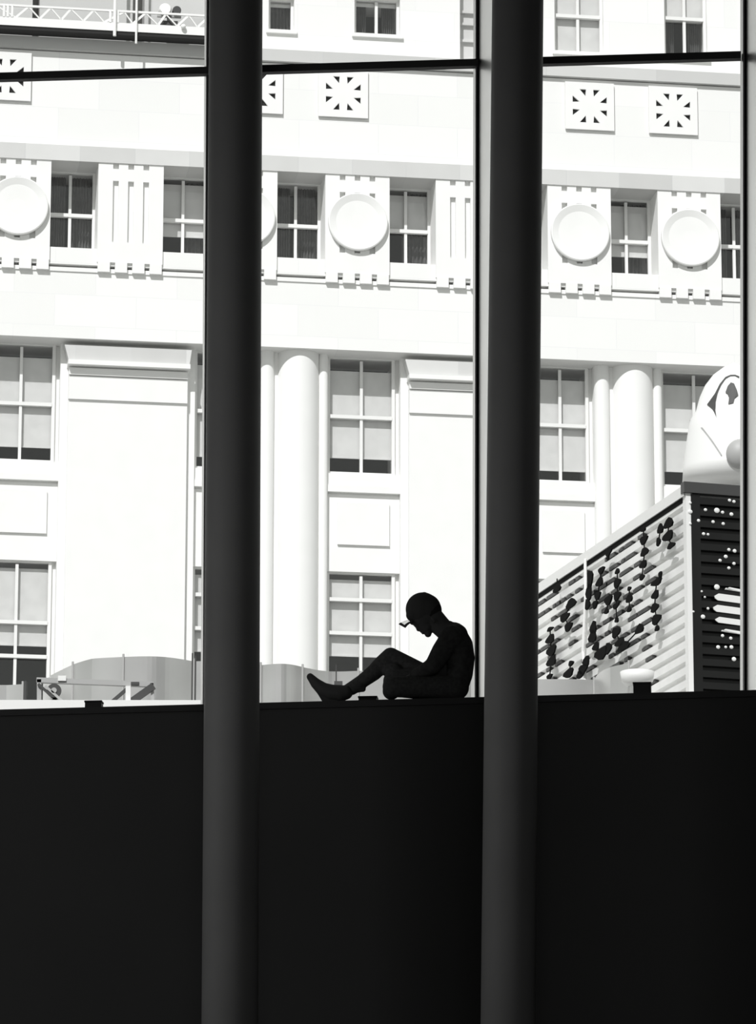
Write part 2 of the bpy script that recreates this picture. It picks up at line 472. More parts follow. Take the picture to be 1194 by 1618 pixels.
# upper row: windows between carved blocks
SPANS = [(0.19, 1.11), (2.36, 3.30), (4.56, 5.48)]
UPW = {(-2, 2): (None, 1), (-1, 0): (None, 1), (-1, 1): (25.28, 0), (-1, 2): (None, 1), (0, 0): (25.62, 0), (0, 1): (None, 1), (0, 2): (25.3, 0), (1, 0): (None, 1), (1, 1): (25.2, 0)}
for (k, j), (bl, cu) in UPW.items():
    a, b = SPANS[j]; a += k * P; b += k * P
    window(a - .06, b + .02, 24.74, 26.46, .60, [25.58], [(a + b) / 2 - .02], bl, [(a + .08, a + .38), (b - .42, b - .05)] if cu else [(b - .5, b)], fw=.07)


def block(uc, disc):
    hw = .625
    q = MB()
    bz(q, uc - hw, uc + hw, 0, 1.4, 24.74, 26.45)
    bz(q, uc - hw, uc + hw, -.075, 0, 26.10, 26.34); bz(q, uc - hw, uc + hw, -.075, -.031, 24.47, 24.74)
    bz(q, uc - hw, uc + hw, -.075, 0, 24.74, 24.88)
    sw = .11
    edges = [-hw]
    for s_ in (-.29, .0, .29): edges += [s_ - sw / 2, s_ + sw / 2]
    edges.append(hw)
    for i in range(0, 8, 2):
        bz(q, uc + edges[i], uc + edges[i + 1], -.075, 0, 24.88, 26.10)
        bz(q, uc + edges[i], uc + edges[i + 1], -.075, 0, 26.34, 26.45)
    for i in range(4):                                # small drip feet under the block
        c = uc - hw + .13 + i * (2 * hw - .26) / 3
        bz(q, c - .115, c + .115, -.09, .0, 24.275, 24.47)
    o = B.part('carved_block', q, 'stone_plain')
    if disc:
        r = .575
        d = MB().lathe([(r - .02, -.075), (r, -.085), (r, -.165), (r - .02, -.175), (r - .045, -.168), (r - .15, -.138), (.15, -.128), (.03, -.128)], (uc, 0, Z(25.49)), 64, axis='n')
        B.part('medallion', d, 'stone_plain', o)


for k in (-2, -1, 0, 1):
    for c, dsc in ((1.735, False), (3.93, True), (6.11, True)):
        uc = c + k * P
        if -9.3 < uc < 9.8: block(uc, dsc)

# star grilles
for uc in (5.83 - 2 * P, 4.165 - P, 5.83 - P, 4.165, 5.83):
    zc = 28.11; h = .485
    bm = MB(); b = bm.b
    loops = [[(-h, -h), (h, -h), (h, h), (-h, h)]]
    for q in range(8):
        a = math.pi / 8 + q * math.pi / 4
        base = (q % 2 == 0)
        # a small triangle with its tip towards the middle
        c1 = Vector((math.cos(a), math.sin(a)))
        tip = c1 * .215
        cx, cy = c1 * .345
        t_ = Vector((-math.sin(a), math.cos(a)))
        # outer side follows the square
        horiz = abs(c1.x) > abs(c1.y)
        if horiz:
            s = 1 if c1.x > 0 else -1
            y0 = c1.y / abs(c1.x) * .33
            loops.append([tuple(tip), (s * .34, y0 - .065), (s * .34, y0 + .065)])
        else:
            s = 1 if c1.y > 0 else -1
            x0 = c1.x / abs(c1.y) * .33
            loops.append([tuple(tip), (x0 - .065, s * .34), (x0 + .065, s * .34)])
    ed = []
    for L in loops:
        vv = [b.verts.new((uc + p[0], -.06, Z(zc) + p[1])) for p in L]
        ed += [b.edges.new((vv[i], vv[(i + 1) % len(vv)])) for i in range(len(vv))]
    bmesh.ops.triangle_fill(b, use_beauty=True, use_dissolve=False, edges=ed)
    ex = bmesh.ops.extrude_face_region(b, geom=b.faces[:])
    for v in [g for g in ex['geom'] if isinstance(g, bmesh.types.BMVert)]: v.co.y += .04
    o = B.part('star_grille', bm, 'stone_plain')
    q = MB(); q.box(uc - h + .03, uc + h - .03, -.019, -.004, Z(zc) - h + .03, Z(zc) + h - .03)
    B.part('grille_backing', q, 'shade_black', o)  # black sheet behind the plate paints the dark of the holes

# lower storeys: piers, half columns, windows and spandrels
ZB = 14.0
for k in (-2, -1, 0, 1):
    o_ = k * P
    # flat pier
    if -9 < o_ + 1.75 < 9.9:
        q = MB()
        a, b = o_ + .64, o_ + 2.90
        bz(q, o_ + .49, o_ + 3.06, .38, 1.4, ZB, 22.96)
        bz(q, a, b, .27, .38, ZB, 21.82); bz(q, a + .01, b - .01, .27, .38, 21.82, 21.835)
        bz(q, a, b, .225, .38, 21.835, 22.29); bz(q, a + .01, b - .01, .26, .38, 22.29, 22.305)
        bz(q, a, b, .19, .38, 22.305, 22.44); bz(q, a, b, .26, .38, 22.44, 22.47)
        bz(q, a - .03, b + .03, .04, .38, 22.47, 22.56)
        B.part('pier', q, 'stone_plain')
        q = MB()
        q.prism_uz([(a - .02, Z(22.56)), (b + .02, Z(22.56)), (b + .06, Z(22.86)), (a - .10, Z(22.86))], .10, .38)
        B.part('pier_capital', q, 'stone_course')
    # half column with flat fillets
    if -9 < o_ + 4.95 < 9.9:
        q = MB()
        bz(q, o_ + 4.28, o_ + 5.62, .42, 1.4, ZB, 22.96)
        q.cone((o_ + 4.43, .42, Z(ZB)), (o_ + 4.43, .42, Z(22.96)), .15, .15, 32)
        q.cone((o_ + 5.53, .42, Z(ZB)), (o_ + 5.53, .42, Z(22.96)), .09, .09, 32)
        q.cone((o_ + 5.05, .52, Z(ZB)), (o_ + 5.05, .52, Z(22.96)), .41, .41, 72)
        B.part('half_column', q, 'stone_plain')
    for (a, b, gb) in ((o_ + 3.06, o_ + 4.28, 20.95), (o_ + 5.62, o_ + P + .49, 20.98)):
        if not (-9.2 < (a + b) / 2 < 9.9): continue
        c = (a + b) / 2 - .03
        window(a, b - .08, 20.64, 22.97, .56, [21.79], [c], gb + random.uniform(-.05, .05))
        window(a, b - .08, ZB, 18.73, .56, [17.55, 18.2 if k == -1 else 16.9], [c], 17.0 + (0 if k > -1 else .12))
        q = MB()
        bz(q, b - .09, b, .62, 1.4, ZB, 22.96)                         # right jamb fillet
        bz(q, a, b, .50, 1.4, 18.73, 20.24); bz(q, a, b, .41, 1.4, 20.27, 20.40); bz(q, a, b, .44, 1.4, 20.40, 20.64); bz(q, a, b, .52, 1.4, 20.24, 20.27)
        B.part('spandrel', q, 'stone_plain')
        q = MB(); bz(q, a + .20, b - .20, .455, .50, 19.25, 20.08)
        B.part('spandrel_panel', q, 'stone_plain')

# ================================================================== STREET AND ROOF DECK
o = link_mesh('ground', MB().box(-60, 60, 34.6, 110, -.2, -.02), 'ground'); tag(o, 'street ground between the hall and the stone building', 'ground', kind='structure')
DECK = 0
CF0 = Frame(0, 46, 0)
ztop = CF0.at(1083, 766)[1]
DECK = ztop - 2.59
o = link_mesh('roof_deck', MB().box(-14, 12, 45.42, 70, 0, DECK), 'podium'); tag(o, 'low pale roof carrying the container and the metal screens', 'roof deck', kind='structure')

# container -----------------------------------------------------------
cu, _z = CF0.at(1083, 766)
CY = R(16.4)
CON = Frame(cu, 46, CY)          # u runs right along the end, n runs away along the long side
CL, CWd, CH = 6.06, 2.44, 2.59
T = Thing('shipping_container', CON, (0, 0, DECK), 'pale corrugated container with black end, standing on the roof deck', 'container')


def ribs(mb, pos, z0, z1, pitch, depth, along, flip=1):
    """horizontal trapezoid ribs on a wall; pos(s, d, z)"""
    k = int(round((z1 - z0) / pitch)); pitch = (z1 - z0) / k; prof = []
    for i in range(k):
        z = z0 + i * pitch
        prof += [(z, depth), (z + pitch * .26, depth), (z + pitch * .34, 0), (z + pitch * .92, 0)]
    prof.append((z1, depth))
    rows = [[mb.b.verts.new(pos(s, d, z)) for s in along] for z, d in prof]
    for r0, r1 in zip(rows, rows[1:]):
        for i in range(len(along) - 1): mb.b.faces.new((r0[i], r0[i + 1], r1[i + 1], r1[i]))


body = MB().box(.07, CWd - .01, .07, CL - .01, DECK + .15, DECK + CH - .05)
T.part('body', body, 'boxtrim')
sd_ = MB(); ribs(sd_, lambda s, d, z: (.0 + d, s, z), DECK + .16, DECK + CH - .12, .142, .05, (.10, CL - .1))
T.part('long_side', sd_, 'box')
en = MB(); ribs(en, lambda s, d, z: (s, .0 + d, z), DECK + .16, DECK + CH - .12, .130, .05, (.12, CWd - .1))
T.part('end_wall', en, 'boxend', label='black ribbed container end')
for (x_, y_) in ((0, 0), (0, CL - .1), (CWd - .12, 0), (CWd - .12, CL - .1)):
    T.part('corner_post', MB().box(x_, x_ + .055, y_ + .0, y_ + .10, DECK, DECK + CH - .08), 'white')
T.part('end_post', MB().box(.055, .16, -.004, .09, DECK, DECK + CH - .1), 'boxend')
T.part('top_rail', MB().box(-.02, .08, .02, CL, DECK + CH - .12, DECK + CH - .0), 'white')
T.part('under_rail', MB().box(-.005, .07, .10, CL, DECK + CH - .18, DECK + CH - .12), 'mark')
T.part('end_rail', MB().box(-.03, CWd, -.03, .08, DECK + CH - .09, DECK + CH + .03), 'dark')
T.part('bottom_rail', MB().box(-.02, .08, .10, CL, DECK, DECK + .16), 'white')
T.part('roof', MB().box(0, CWd, 0, CL, DECK + CH - .05, DECK + CH - .02), 'boxtrim')
T.part('drainpipe', MB().tube([(-.045, 3.25, DECK + .1), (-.05, 3.22, DECK + .9), (-.06, 3.30, DECK + 1.4), (-.05, 3.22, DECK + 2.0), (-.04, 3.24, DECK + CH - .1)], .018), 'white')


def on_side(px, py, off=-.085):
    """point on the container's long side"""
    SF = Frame(cu, 46, CY + math.pi / 2)
    # plane u=off of CON: solve ray against normal CON.t
    d = _F + _RR * ((px - 597) / F_PX) - _UU * ((py - 809) / F_PX)
    k = (CON.o.dot(CON.t) + off) / d.dot(CON.t)
    p = d * k
    return (p - CON.o).dot(CON.n), p.z + CZ


def on_end(px, py, off=-.02):
    d = _F + _RR * ((px - 597) / F_PX) - _UU * ((py - 809) / F_PX)
    k = (CON.o.dot(CON.n) + off) / d.dot(CON.n)
    p = d * k
    return (p - CON.o).dot(CON.t), p.z + CZ


def garland(pts, label, rad=8):
    """black discs hung on a cord in front of the ribs; pts (px, py, half width px, half height px)"""
    y0, z0 = on_side(pts[0][0], pts[0][1] - 6)
    T_ = Thing('garland', CON, (-.03, y0, z0), label, 'garland', 'black garlands on the container side')
    cord = []
    for (x_, y_, a, b_) in pts:
        yy, zz = on_side(x_, y_); cord.append((-.085, yy, zz))
    if len(cord) == 1: cord = [(cord[0][0], cord[0][1], cord[0][2] + .12)] + cord
    T_.part('cord', MB().tube([(c[0], c[1], c[2]) for c in cord], .008, 6), 'mark')
    for i, (x_, y_, a, b_) in enumerate(pts):
        yy, zz = on_side(x_, y_)
        ya, _ = on_side(x_ + a, y_); yb, _ = on_side(x_ - a, y_)
        q = MB(); n_ = 11; ph = random.uniform(0, 6); out = []
        for j in range(n_):
            an = 2 * math.pi * j / n_; rr = 1 + .16 * math.sin(3 * an + ph) + random.uniform(-.05, .05)
            out.append((yy + abs(yb - ya) / 2 * 1.15 * rr * math.cos(an), zz + b_ / 147.0 * 1.15 * rr * math.sin(an)))
        va = [q.b.verts.new((-.095, p[0], p[1])) for p in out]; vb = [q.b.verts.new((-.075, p[0], p[1])) for p in out]
        q.b.faces.new(va); q.b.faces.new(vb[::-1])
        for j in range(n_): q.b.faces.new((va[j], vb[j], vb[(j + 1) % n_], va[(j + 1) % n_]))
        T_.part('leaf', q, 'mark')


garland([(1016, 836, 3, 4), (1017, 853, 5, 6), (1018, 872, 5, 6), (1016, 892, 4.5, 5.5), (1014, 912, 3, 4)], 'straight garland of three black discs high up, third from the container corner')
garland([(1043, 836, 3.5, 7), (1040, 856, 2.5, 6)], 'short garland of two narrow black leaves near the top of the container')
garland([(1056, 827, 6, 7), (1055, 847, 7, 7), (1060, 862, 5, 4)], 'garland of wide black leaves closest to the container corner')
garland([(1043, 908, 2, 5), (1037, 920, 7, 5), (1035, 940, 4.5, 6), (1034, 960, 5, 6), (1037, 978, 6, 7), (1038, 993, 2.5, 4)], 'long garland of black leaves nearest the corner, halfway down')
garland([(975, 903, 2.5, 4), (975, 921, 4.5, 6.5), (975, 941, 4.5, 6.5), (973, 957, 4, 4), (974, 980, 2, 4)], 'garland of black discs just right of the drainpipe, middle height')
garland([(973, 999, 5.5, 7.5), (979, 1015, 6, 6), (985, 1021, 8, 6), (1010, 994, 5.5, 6.5)], 'bent garland of large black leaves low on the container side')
garland([(950, 901, 4, 5), (947, 920, 4.5, 6.5), (944, 941, 4, 6), (940, 955, 3, 6)], 'garland of black discs close beside the drainpipe')
garland([(961, 872, 4, 6), (960, 882, 1.5, 3)], 'single small black leaf under the roof rail')
garland([(961, 948, 5, 7), (958, 966, 2.5, 4)], 'short garland with one large disc in the middle of the ribbed side')
garland([(994, 930, 2, 3), (994, 946, 4, 6), (994, 963, 2.5, 4)], 'thin garland of one disc between the two long garlands')
garland([(902, 954, 6.5, 7), (892, 975, 6, 6), (898, 990, 5, 6.5)], 'curved garland of three black discs left of the drainpipe')
garland([(869, 994, 4, 3), (869, 1010, 5.5, 6.5), (871, 1028, 6.5, 7.5), (871, 1045, 6, 7.5), (868, 1069, 3.5, 4)], 'straight garland of big black discs at the far end of the side')
garland([(880, 930, 5, 6)], 'single black triangular leaf high at the far end')
garland([(937, 992, 4, 9), (936, 1006, 5, 9)], 'tall black leaf pressed against the drainpipe')
garland([(941, 1022, 4, 6), (950, 1032, 9, 9), (961, 1024, 4, 8)], 'big black half-moon leaf low beside the drainpipe')
garland([(926, 1045, 4, 8), (921, 1057, 6, 7), (916, 1066, 4, 6)], 'slanting black leaf left of the drainpipe foot')
garland([(902, 1048, 3, 4), (898, 1064, 6.5, 6.5)], 'black leaf on a short cord low at the far end')
garland([(932, 915, 3.5, 14), (930, 936, 3.5, 12), (928, 955, 3, 8)], 'long narrow black leaves hanging along the drainpipe')

q = MB(); rr_ = random.Random(3)
kk = int(round((CH - .28) / .142)); pt = (CH - .28) / kk
for i in range(3, kk):
    z_ = DECK + .16 + i * pt; y_ = 1.0 + rr_.uniform(0, .3)
    while y_ < CL - .3:
        L_ = rr_.uniform(.08, .34)
        if rr_.random() < .72: q.box(-.004, .05, y_, min(y_ + L_, CL - .2), z_ + pt * .01, z_ + pt * rr_.uniform(.22, .33))
        y_ += L_ + rr_.uniform(.05, .22)
T.part('painted_dashes', q, 'dark', label='black painted dashes in the grooves', kind='stuff')
# pale dots and a bright patch on the black end
dots = [(1137, 773, 5), (1153, 790, 3), (1160, 792, 3), (1133, 806, 5), (1115, 805, 3), (1142, 809, 3), (1156, 812, 3.5), (1091, 808, 4), (1091, 827, 2.5), (1091, 794, 2.5),
        (1127, 824, 3), (1143, 827, 3), (1104, 822, 3), (1112, 843, 3), (1119, 844, 2.5), (1152, 868, 3), (1161, 870, 3.5), (1147, 879, 3.5), (1138, 885, 3), (1160, 890, 3),
        (1152, 897, 3), (1133, 927, 5), (1109, 934, 2), (1114, 943, 2), (1119, 961, 2.5), (1096, 966, 2), (1111, 974, 4), (1135, 1022, 3.5), (1147, 1022, 2.5), (1156, 1022, 3.5), (1160, 1041, 4),
        (1142, 1004, 3), (1155, 1008, 3)]
q = MB()
for (x_, y_, r_) in dots:
    uu, zz = on_end(x_, y_)
    q.ball((uu, -.004, zz), (r_ / 150, .012, r_ / 165), seg=10, rings=6)
T.part('dots', q, 'white', label='pale dots on the black end').__setitem__('kind', 'stuff')
q = MB()
for (x0, x1, y0, y1) in ((1147, 1175, 927, 933), (1130, 1176, 937, 951), (1128, 1176, 955, 969), (1131, 1176, 974, 986), (1141, 1176, 993, 1000)):
    u0, z1_ = on_end(x0, y0); u1, z0_ = on_end(x1, y1)
    k = .06
    q.prism_uz([(u0, z0_ + .02), (u0 + .03, z0_), (u1, z0_ - .02), (u1, z1_ - .02), (u0 + .04, z1_), (u0 - .01, z1_ - .03)], -.012, .003)
T.part('pale_patch', q, 'white', label='white patch on the ribs')

# inflatable head on the container -------------------------------------
HF = Frame(0, 47.2, 0)
hx, hz0 = HF.at(1163, 757); _, hz1 = HF.at(1163, 571)
hz0 = DECK + CH - .02
T = Thing('inflatable_head', HF, (hx, 0, hz0), 'white rounded head figure with a dark-rimmed eye, on top of the container', 'sculpture')


def hp(px, py): return HF.at(px, py)


edge = [(1077.5, 762), (1079, 740), (1082, 712), (1086, 685), (1090, 664), (1099, 650), (1105, 628), (1113, 610), (1126, 593), (1142, 581), (1158, 574.5), (1163, 573.5)]
prof = []
for (x_, y_) in edge:
    u_, z_ = hp(x_, y_); prof.append((max(.02, hx - u_), max(z_, hz0)))
q = MB()
n_ = 48; rows = []
for r_, z_ in prof:
    rows.append([q.b.verts.new((hx + r_ * math.cos(2 * math.pi * i / n_), .8 * r_ * math.sin(2 * math.pi * i / n_), z_)) for i in range(n_)])
for a, b in zip(rows, rows[1:]):
    for i in range(n_): q.b.faces.new((a[i], a[(i + 1) % n_], b[(i + 1) % n_], b[i]))
q.b.faces.new(rows[0][::-1]); q.b.faces.new(rows[-1])
T.part('head', q, 'vinyl', smooth=True)


def on_head(px, py, lift=.012):
    u_, z_ = hp(px, py)
    r_ = prof[0][0]
    for (r0, za), (r1, zb) in zip(prof, prof[1:]):
        if za <= z_ <= zb: r_ = r0 + (r1 - r0) * (z_ - za) / max(1e-6, zb - za)
    du = u_ - hx
    s = -.8 * math.sqrt(max(.0, r_ * r_ - du * du))
    return (u_, s - lift, z_)


def strip(mb, pa, pb, lift=.012, thick=.02):
    a = [mb.b.verts.new(on_head(*p, lift)) for p in pa]; b = [mb.b.verts.new(on_head(*p, lift)) for p in pb]
    for i in range(len(a) - 1): mb.b.faces.new((a[i], a[i + 1], b[i + 1], b[i]))


for s in (1, -1):
    fx = (lambda v: v) if s == 1 else (lambda v: 2 * 1168 - v + 4)
    q = MB()
    oa = [(1127, 672), (1126, 660), (1127, 645), (1130, 632), (1136, 618), (1144, 607), (1151, 603), (1158, 603), (1164, 607)]
    ob = [(1127.5, 673), (1122, 659), (1114, 648), (1126, 632), (1134, 616), (1143, 604.5), (1151, 601), (1158, 601), (1165, 604)]
    strip(q, [(fx(x), y) for x, y in oa], [(fx(x), y) for x, y in ob])
    T.part('eye_rim', q, 'ink')
    q = MB()
    pa = [(1142, 632), (1146, 621), (1151, 615), (1156, 617), (1160, 628), (1162, 636)]
    pb = [(1145, 634), (1149, 645), (1146, 652), (1154, 650), (1156, 642), (1162, 637)]
    strip(q, [(fx(x), y) for x, y in pa], [(fx(x), y) for x, y in pb], .014)
    T.part('pupil', q, 'ink')
q = MB(); c_ = on_head(1163, 735, .02); q.ball(c_, (.155, .12, .17))
T.part('nose', q, 'vinyl_grey', smooth=True)
q = MB(); strip(q, [(1088, 664), (1105, 688), (1120, 712), (1134, 736)], [(1089.5, 663), (1106.5, 687), (1121.5, 711), (1135.5, 735)], .01)
T.part('seam', q, 'vinyl_grey')

# curved sheet metal screens -------------------------------------------
SZ = DECK + .90


def plan(px, py):
    return Vector(ray_z(px, py, SZ))


def screen(name_label, tops, seams):
    """tops: (px, py) along the upper edge; the sheet stands on the deck under it"""
    pts = [plan(*p) for p in tops]
    base = (pts[0].x, pts[0].y, DECK)
    T_ = Thing('metal_screen', WORLDF, base, name_label, 'screen', 'curved sheet metal screens on the roof deck')
    for a, b, bulge in seams:
        A = pts[a:b + 1]
        # resample
        L = []
        for i in range(len(A) - 1):
            for t in range(8): L.append(A[i].lerp(A[i + 1], t / 8))
        L.append(A[-1])
        N = len(L); d = (A[-1] - A[0]).normalized(); nr_ = Vector((-d.y, d.x))
        L = [p + nr_ * (bulge * math.sin(math.pi * i / (N - 1))) for i, p in enumerate(L)]
        q = MB()
        rr = [[q.b.verts.new((p.x + nr_.x * o_, p.y + nr_.y * o_, z_)) for p in L] for (o_, z_) in ((0, DECK), (0, SZ), (.012, SZ), (.012, DECK))]
        for r0, r1 in zip(rr, rr[1:]):
            for i in range(N - 1): q.b.faces.new((r0[i], r0[i + 1], r1[i + 1], r1[i]))
        T_.part('panel', q, 'galv', smooth=False)
        T_.part('seam_post', MB().cone((A[-1].x, A[-1].y - .012, DECK), (A[-1].x, A[-1].y - .012, SZ + .03), .012, .012, 10), 'steel')
    return T_


screen('short curved metal screen at the left edge of the left window', [(-70, 1080), (-30, 1080), (10, 1081), (36, 1081)], [(0, 3, .06)])
screen('long wavy metal screen with a high rounded left end, behind the shoe',
       [(68, 1080), (80, 1067), (98, 1058), (115, 1050), (150, 1042), (195, 1038), (250, 1041), (306, 1045), (360, 1048), (412, 1051), (445, 1052.5), (478, 1054), (523, 1058), (566, 1060), (620, 1062), (680, 1063), (745, 1064)],
       [(0, 3, 0), (3, 5, -.05), (5, 7, -.12), (7, 9, -.1), (9, 11, -.13), (11, 13, .1), (13, 16, -.1)])
screen('curved metal screen rising to the right under the container', [(800, 1074), (850, 1074), (900, 1074), (938, 1074), (958, 1064), (975, 1055), (993, 1048)], [(0, 3, -.03), (3, 6, -.10)])

# things on the roof deck -----------------------------------------------
DF = Frame(0, 45.5, 0)


def dp(px, py): return DF.at(px, py)


def bar(mb, a, b, w_, n0=-.03, n1=.03):
    (ua, za), (ub, zb) = dp(*a), dp(*b)
    d = Vector((ub - ua, zb - za)).normalized(); q_ = Vector((-d.y, d.x)) * (w_ / 150 / 2)
    mb.prism_uz([(ua + q_.x, za + q_.y), (ua - q_.x, za - q_.y), (ub - q_.x, zb - q_.y), (ub + q_.x, zb + q_.y)], n0, n1)
    return mb


T = Thing('folding_frame', DF, (dp(150, 1117)[0], 0, DECK), 'low folding steel frame with slanted arms and a wheel on the roof deck', 'frame')
T.part('beam', bar(MB(), (58, 1075), (243, 1082), 8), 'steel')
T.part('arm', bar(MB(), (61, 1082), (102, 1120), 4, -.06, -.02), 'dark')
T.part('arm', bar(MB(), (72, 1086), (112, 1121), 4, -.08, -.06), 'boxtrim')
T.part('arm', bar(MB(), (168, 1118), (203, 1088), 5, -.06, -.02), 'dark')
T.part('arm', bar(MB(), (205, 1112), (243, 1085), 11, -.06, -.02), 'dark')
T.part('upright', bar(MB(), (62, 1074), (62, 1120), 7), 'steel')
T.part('upright', bar(MB(), (203, 1086), (203, 1112), 8, -.08, -.03), 'white')
T.part('upright', bar(MB(), (240, 1080), (242, 1116), 5), 'boxtrim')
wu, wz = dp(86, 1093)
wh = T.part('wheel', MB().lathe([(.030, -.07), (.075, -.07), (.078, -.05), (.075, -.02), (.030, -.02)], (wu, 0, wz), 32, axis='n'), 'dark')
T.part('hub', MB().lathe([(.008, -.08), (.03, -.08), (.03, -.01), (.008, -.01)], (wu, 0, wz), 20, axis='n'), 'boxtrim', wh)
T.part('clamp', bar(MB(), (207, 1081), (220, 1081), 5, -.04, .04), 'dark')
T.part('brace', bar(MB(), (78, 1118), (90, 1102), 6, -.06, -.02), 'dark')
wb = MB(); ua, za = dp(92, 1077); ub, zb_ = dp(105, 1069); wb.box(ua, ub, -.05, .03, za, zb_)
tagb = T.part('control_box', wb, 'white')
k_ = MB().box(-14, ray_z(322, 1110, DECK)[0], 45.36, 45.42, DECK - .4, DECK + .06)
o = link_mesh('trim_9', k_, 'white'); tag(o, 'white curb along the edge of the roof deck', 'curb', kind='structure')

for (x_, y0, w_, lab, yy) in ((41, 1076, 5, 'dark steel post at the end of the short left screen', .9), (304, 1032, 2.5, 'thin steel post before the rounded screen, left of a pair', .7),
                              (309, 1036, 2.5, 'thin steel post beside the left column edge, right of a pair', 1.0), (531, 1050, 2.0, 'thin black pole rising above the shoe', .8)):
    fr_ = Frame(0, 45.5 + yy, 0)
    u_, z_ = fr_.at(x_, y0)
    T = Thing('steel_post', fr_, (u_, 0, DECK), lab, 'post', 'posts on the roof deck')
    T.part('pole', MB().cone((u_, 0, DECK), (u_, 0, z_), w_ / 300, w_ / 300, 12), 'dark')
    T.part('foot_plate', MB().box(u_ - .05, u_ + .05, -.05, .05, DECK, DECK + .02), 'dark')
    if x_ == 531:
        a_, b_ = fr_.at(536, 1083), fr_.at(541, 1077)
        T.part('bracket', MB().box(u_ - .02, b_[0], -.03, .03, a_[1] - .02, b_[1]), 'dark')

u0, zt = dp(1009, 1050)
T = Thing('white_planter', DF, (u0, .3, DECK), 'white bowl-shaped planter on a grey pedestal before the container', 'planter')
T.part('pedestal', MB().lathe([(.13, DECK), (.105, DECK + .3), (.11, zt - .16)], (u0, .3, 0)), 'galv', smooth=True)
T.part('bowl', MB().lathe([(.10, zt - .19), (.17, zt - .12), (.185, zt - .02), (.17, zt - .02), (.15, zt - .06), (.02, zt - .08)], (u0, .3, 0)), 'white', smooth=True)

# hanging work platform --------------------------------------------------
PF = Frame(FAC.o.x - FAC.n.x * .38, FAC.o.y - FAC.n.y * .38, FYAW)


def pp(px, py): return PF.at(px, py)


ul, zd1 = pp(-40, 20); ur, zd0 = pp(331, 61)
zd1 = pp(170, 35.5)[1]; zd0 = pp(170, 48.5)[1]; zr = pp(170, 16)[1]
ur2 = pp(350, 60)[0]
T = Thing('hanging_platform', PF, (ul, 0, zd0), 'white suspended scaffold platform with zigzag rail at the top left', 'scaffold')
T.part('deck', MB().box(ul, ur2, -.02, .04, zd0, zd1), 'white')
T.part('floor_panel', MB().box(ul, ur2, .04, .31, zd0 + .02, zd0 + .06), 'shade_black', label='platform underside with its shade painted in')  # underside shade put into the colour, near black
T.part('underside_shade', MB().box(ul, ur2, .0, .31, zd0 - .07, zd0 - .002), 'shade_black', label='added dark strip painting the shade under the deck')  # strip added to thicken the painted shade under the deck
T.part('top_chord', MB().box(ul, ur2, -.02, .02, zr - .03, zr + .01), 'white')
zz_ = MB(); x = ul; up = True
nodes = [pp(px, 20)[0] for px in (-8, 25, 45, 63, 80, 97, 112, 132, 148, 165, 196, 210, 230, 250, 262, 280, 298, 312, 330)]
for i in range(len(nodes) - 1):
    za, zb_ = (zd1, zr - .02) if i % 2 else (zr - .02, zd1)
    d = Vector((nodes[i + 1] - nodes[i], zb_ - za)).normalized(); q_ = Vector((-d.y, d.x)) * (.022 if i % 2 else .012)
    zz_.prism_uz([(nodes[i] + q_.x, za + q_.y), (nodes[i] - q_.x, za - q_.y), (nodes[i + 1] - q_.x, zb_ - q_.y), (nodes[i + 1] + q_.x, zb_ + q_.y)], -.012, .012)
T.part('zigzag_brace', zz_, 'white')
for px in (6, 12, 19, 174, 186): T.part('upright', MB().box(pp(px, 20)[0] - .02, pp(px, 20)[0] + .02, -.03, .02, zd1, zr), 'white')
bl_u, bl_z = pp(289, 44)
T.part('lamp_globe', MB().ball((bl_u, -.07, bl_z), .05), 'white', smooth=True)
for px, r_, lab in ((181, .032, 'thick white rope pole through the scaffold platform'), (215, .022, 'thin white pole right of the thick one on the scaffold')):
    u_, _ = pp(px, 30)
    o = single('suspension_pole', MB().cone((u_, -.06, zd0 - (.12 if px == 181 else .25)), (u_, -.06, 36), r_, r_, 12), 'white', PF, (u_, -.06, zd0), lab, 'pole', 'poles holding the scaffold')
hu, hz = pp(268, 12)
T = Thing('hoist_motor', PF, (hu, .17, zd0 + .06), 'hoist motor with round housings standing on the scaffold platform', 'hoist')
T.part('housing', MB().lathe([(.03, .06), (.10, .06), (.12, .10), (.12, .24), (.10, .28), (.03, .28)], (pp(262, 12)[0], 0, hz), 28, axis='n'), 'white', smooth=False)
T.part('drum', MB().lathe([(.02, .05), (.08, .05), (.085, .08), (.085, .25), (.02, .27)], (pp(280, 14)[0], 0, hz - .02), 28, axis='n'), 'dark')
T.part('stand', MB().box(hu - .18, hu + .17, .08, .27, zd0 + .06, zd0 + .30).box(hu - .03, hu + .03, .14, .22, zd0 + .3, hz), 'dark')
T.part('arm', MB().box(hu - .22, hu + .24, .15, .2, hz - .14, hz - .10), 'steel')

# ================================================================== THE SEATED PERSON
PN = -.15


def J(px, py, n=PN):
    u_, z_ = WIN.at(px, py, n); return Vector((u_, n, z_))


PX = 1 / 204.0
pu, pz = WIN.at(715, 1100, PN); pz = sill_z(pu)
T = Thing('person', WIN, (pu, PN, pz), 'person in black and a cap sitting on the sill, head bowed, one knee drawn up', 'person')


def remeshed(name, mb, mat, vox, parent=None, it=4, label=None):
    o = T.part(name, mb, mat, parent, label=label, smooth=True)
    r_ = o.modifiers.new('remesh', 'REMESH'); r_.mode = 'VOXEL'; r_.voxel_size = vox; r_.use_smooth_shade = True
    s_ = o.modifiers.new('smooth', 'SMOOTH'); s_.iterations = it; s_.factor = .6
    return o


def chain(mb, pts, seg=20):
    for (a, ra), (b, rb) in zip(pts, pts[1:]): mb.capsule(a, b, ra * PX, rb * PX, seg)


def frac(a, b, t): return a.lerp(b, t)


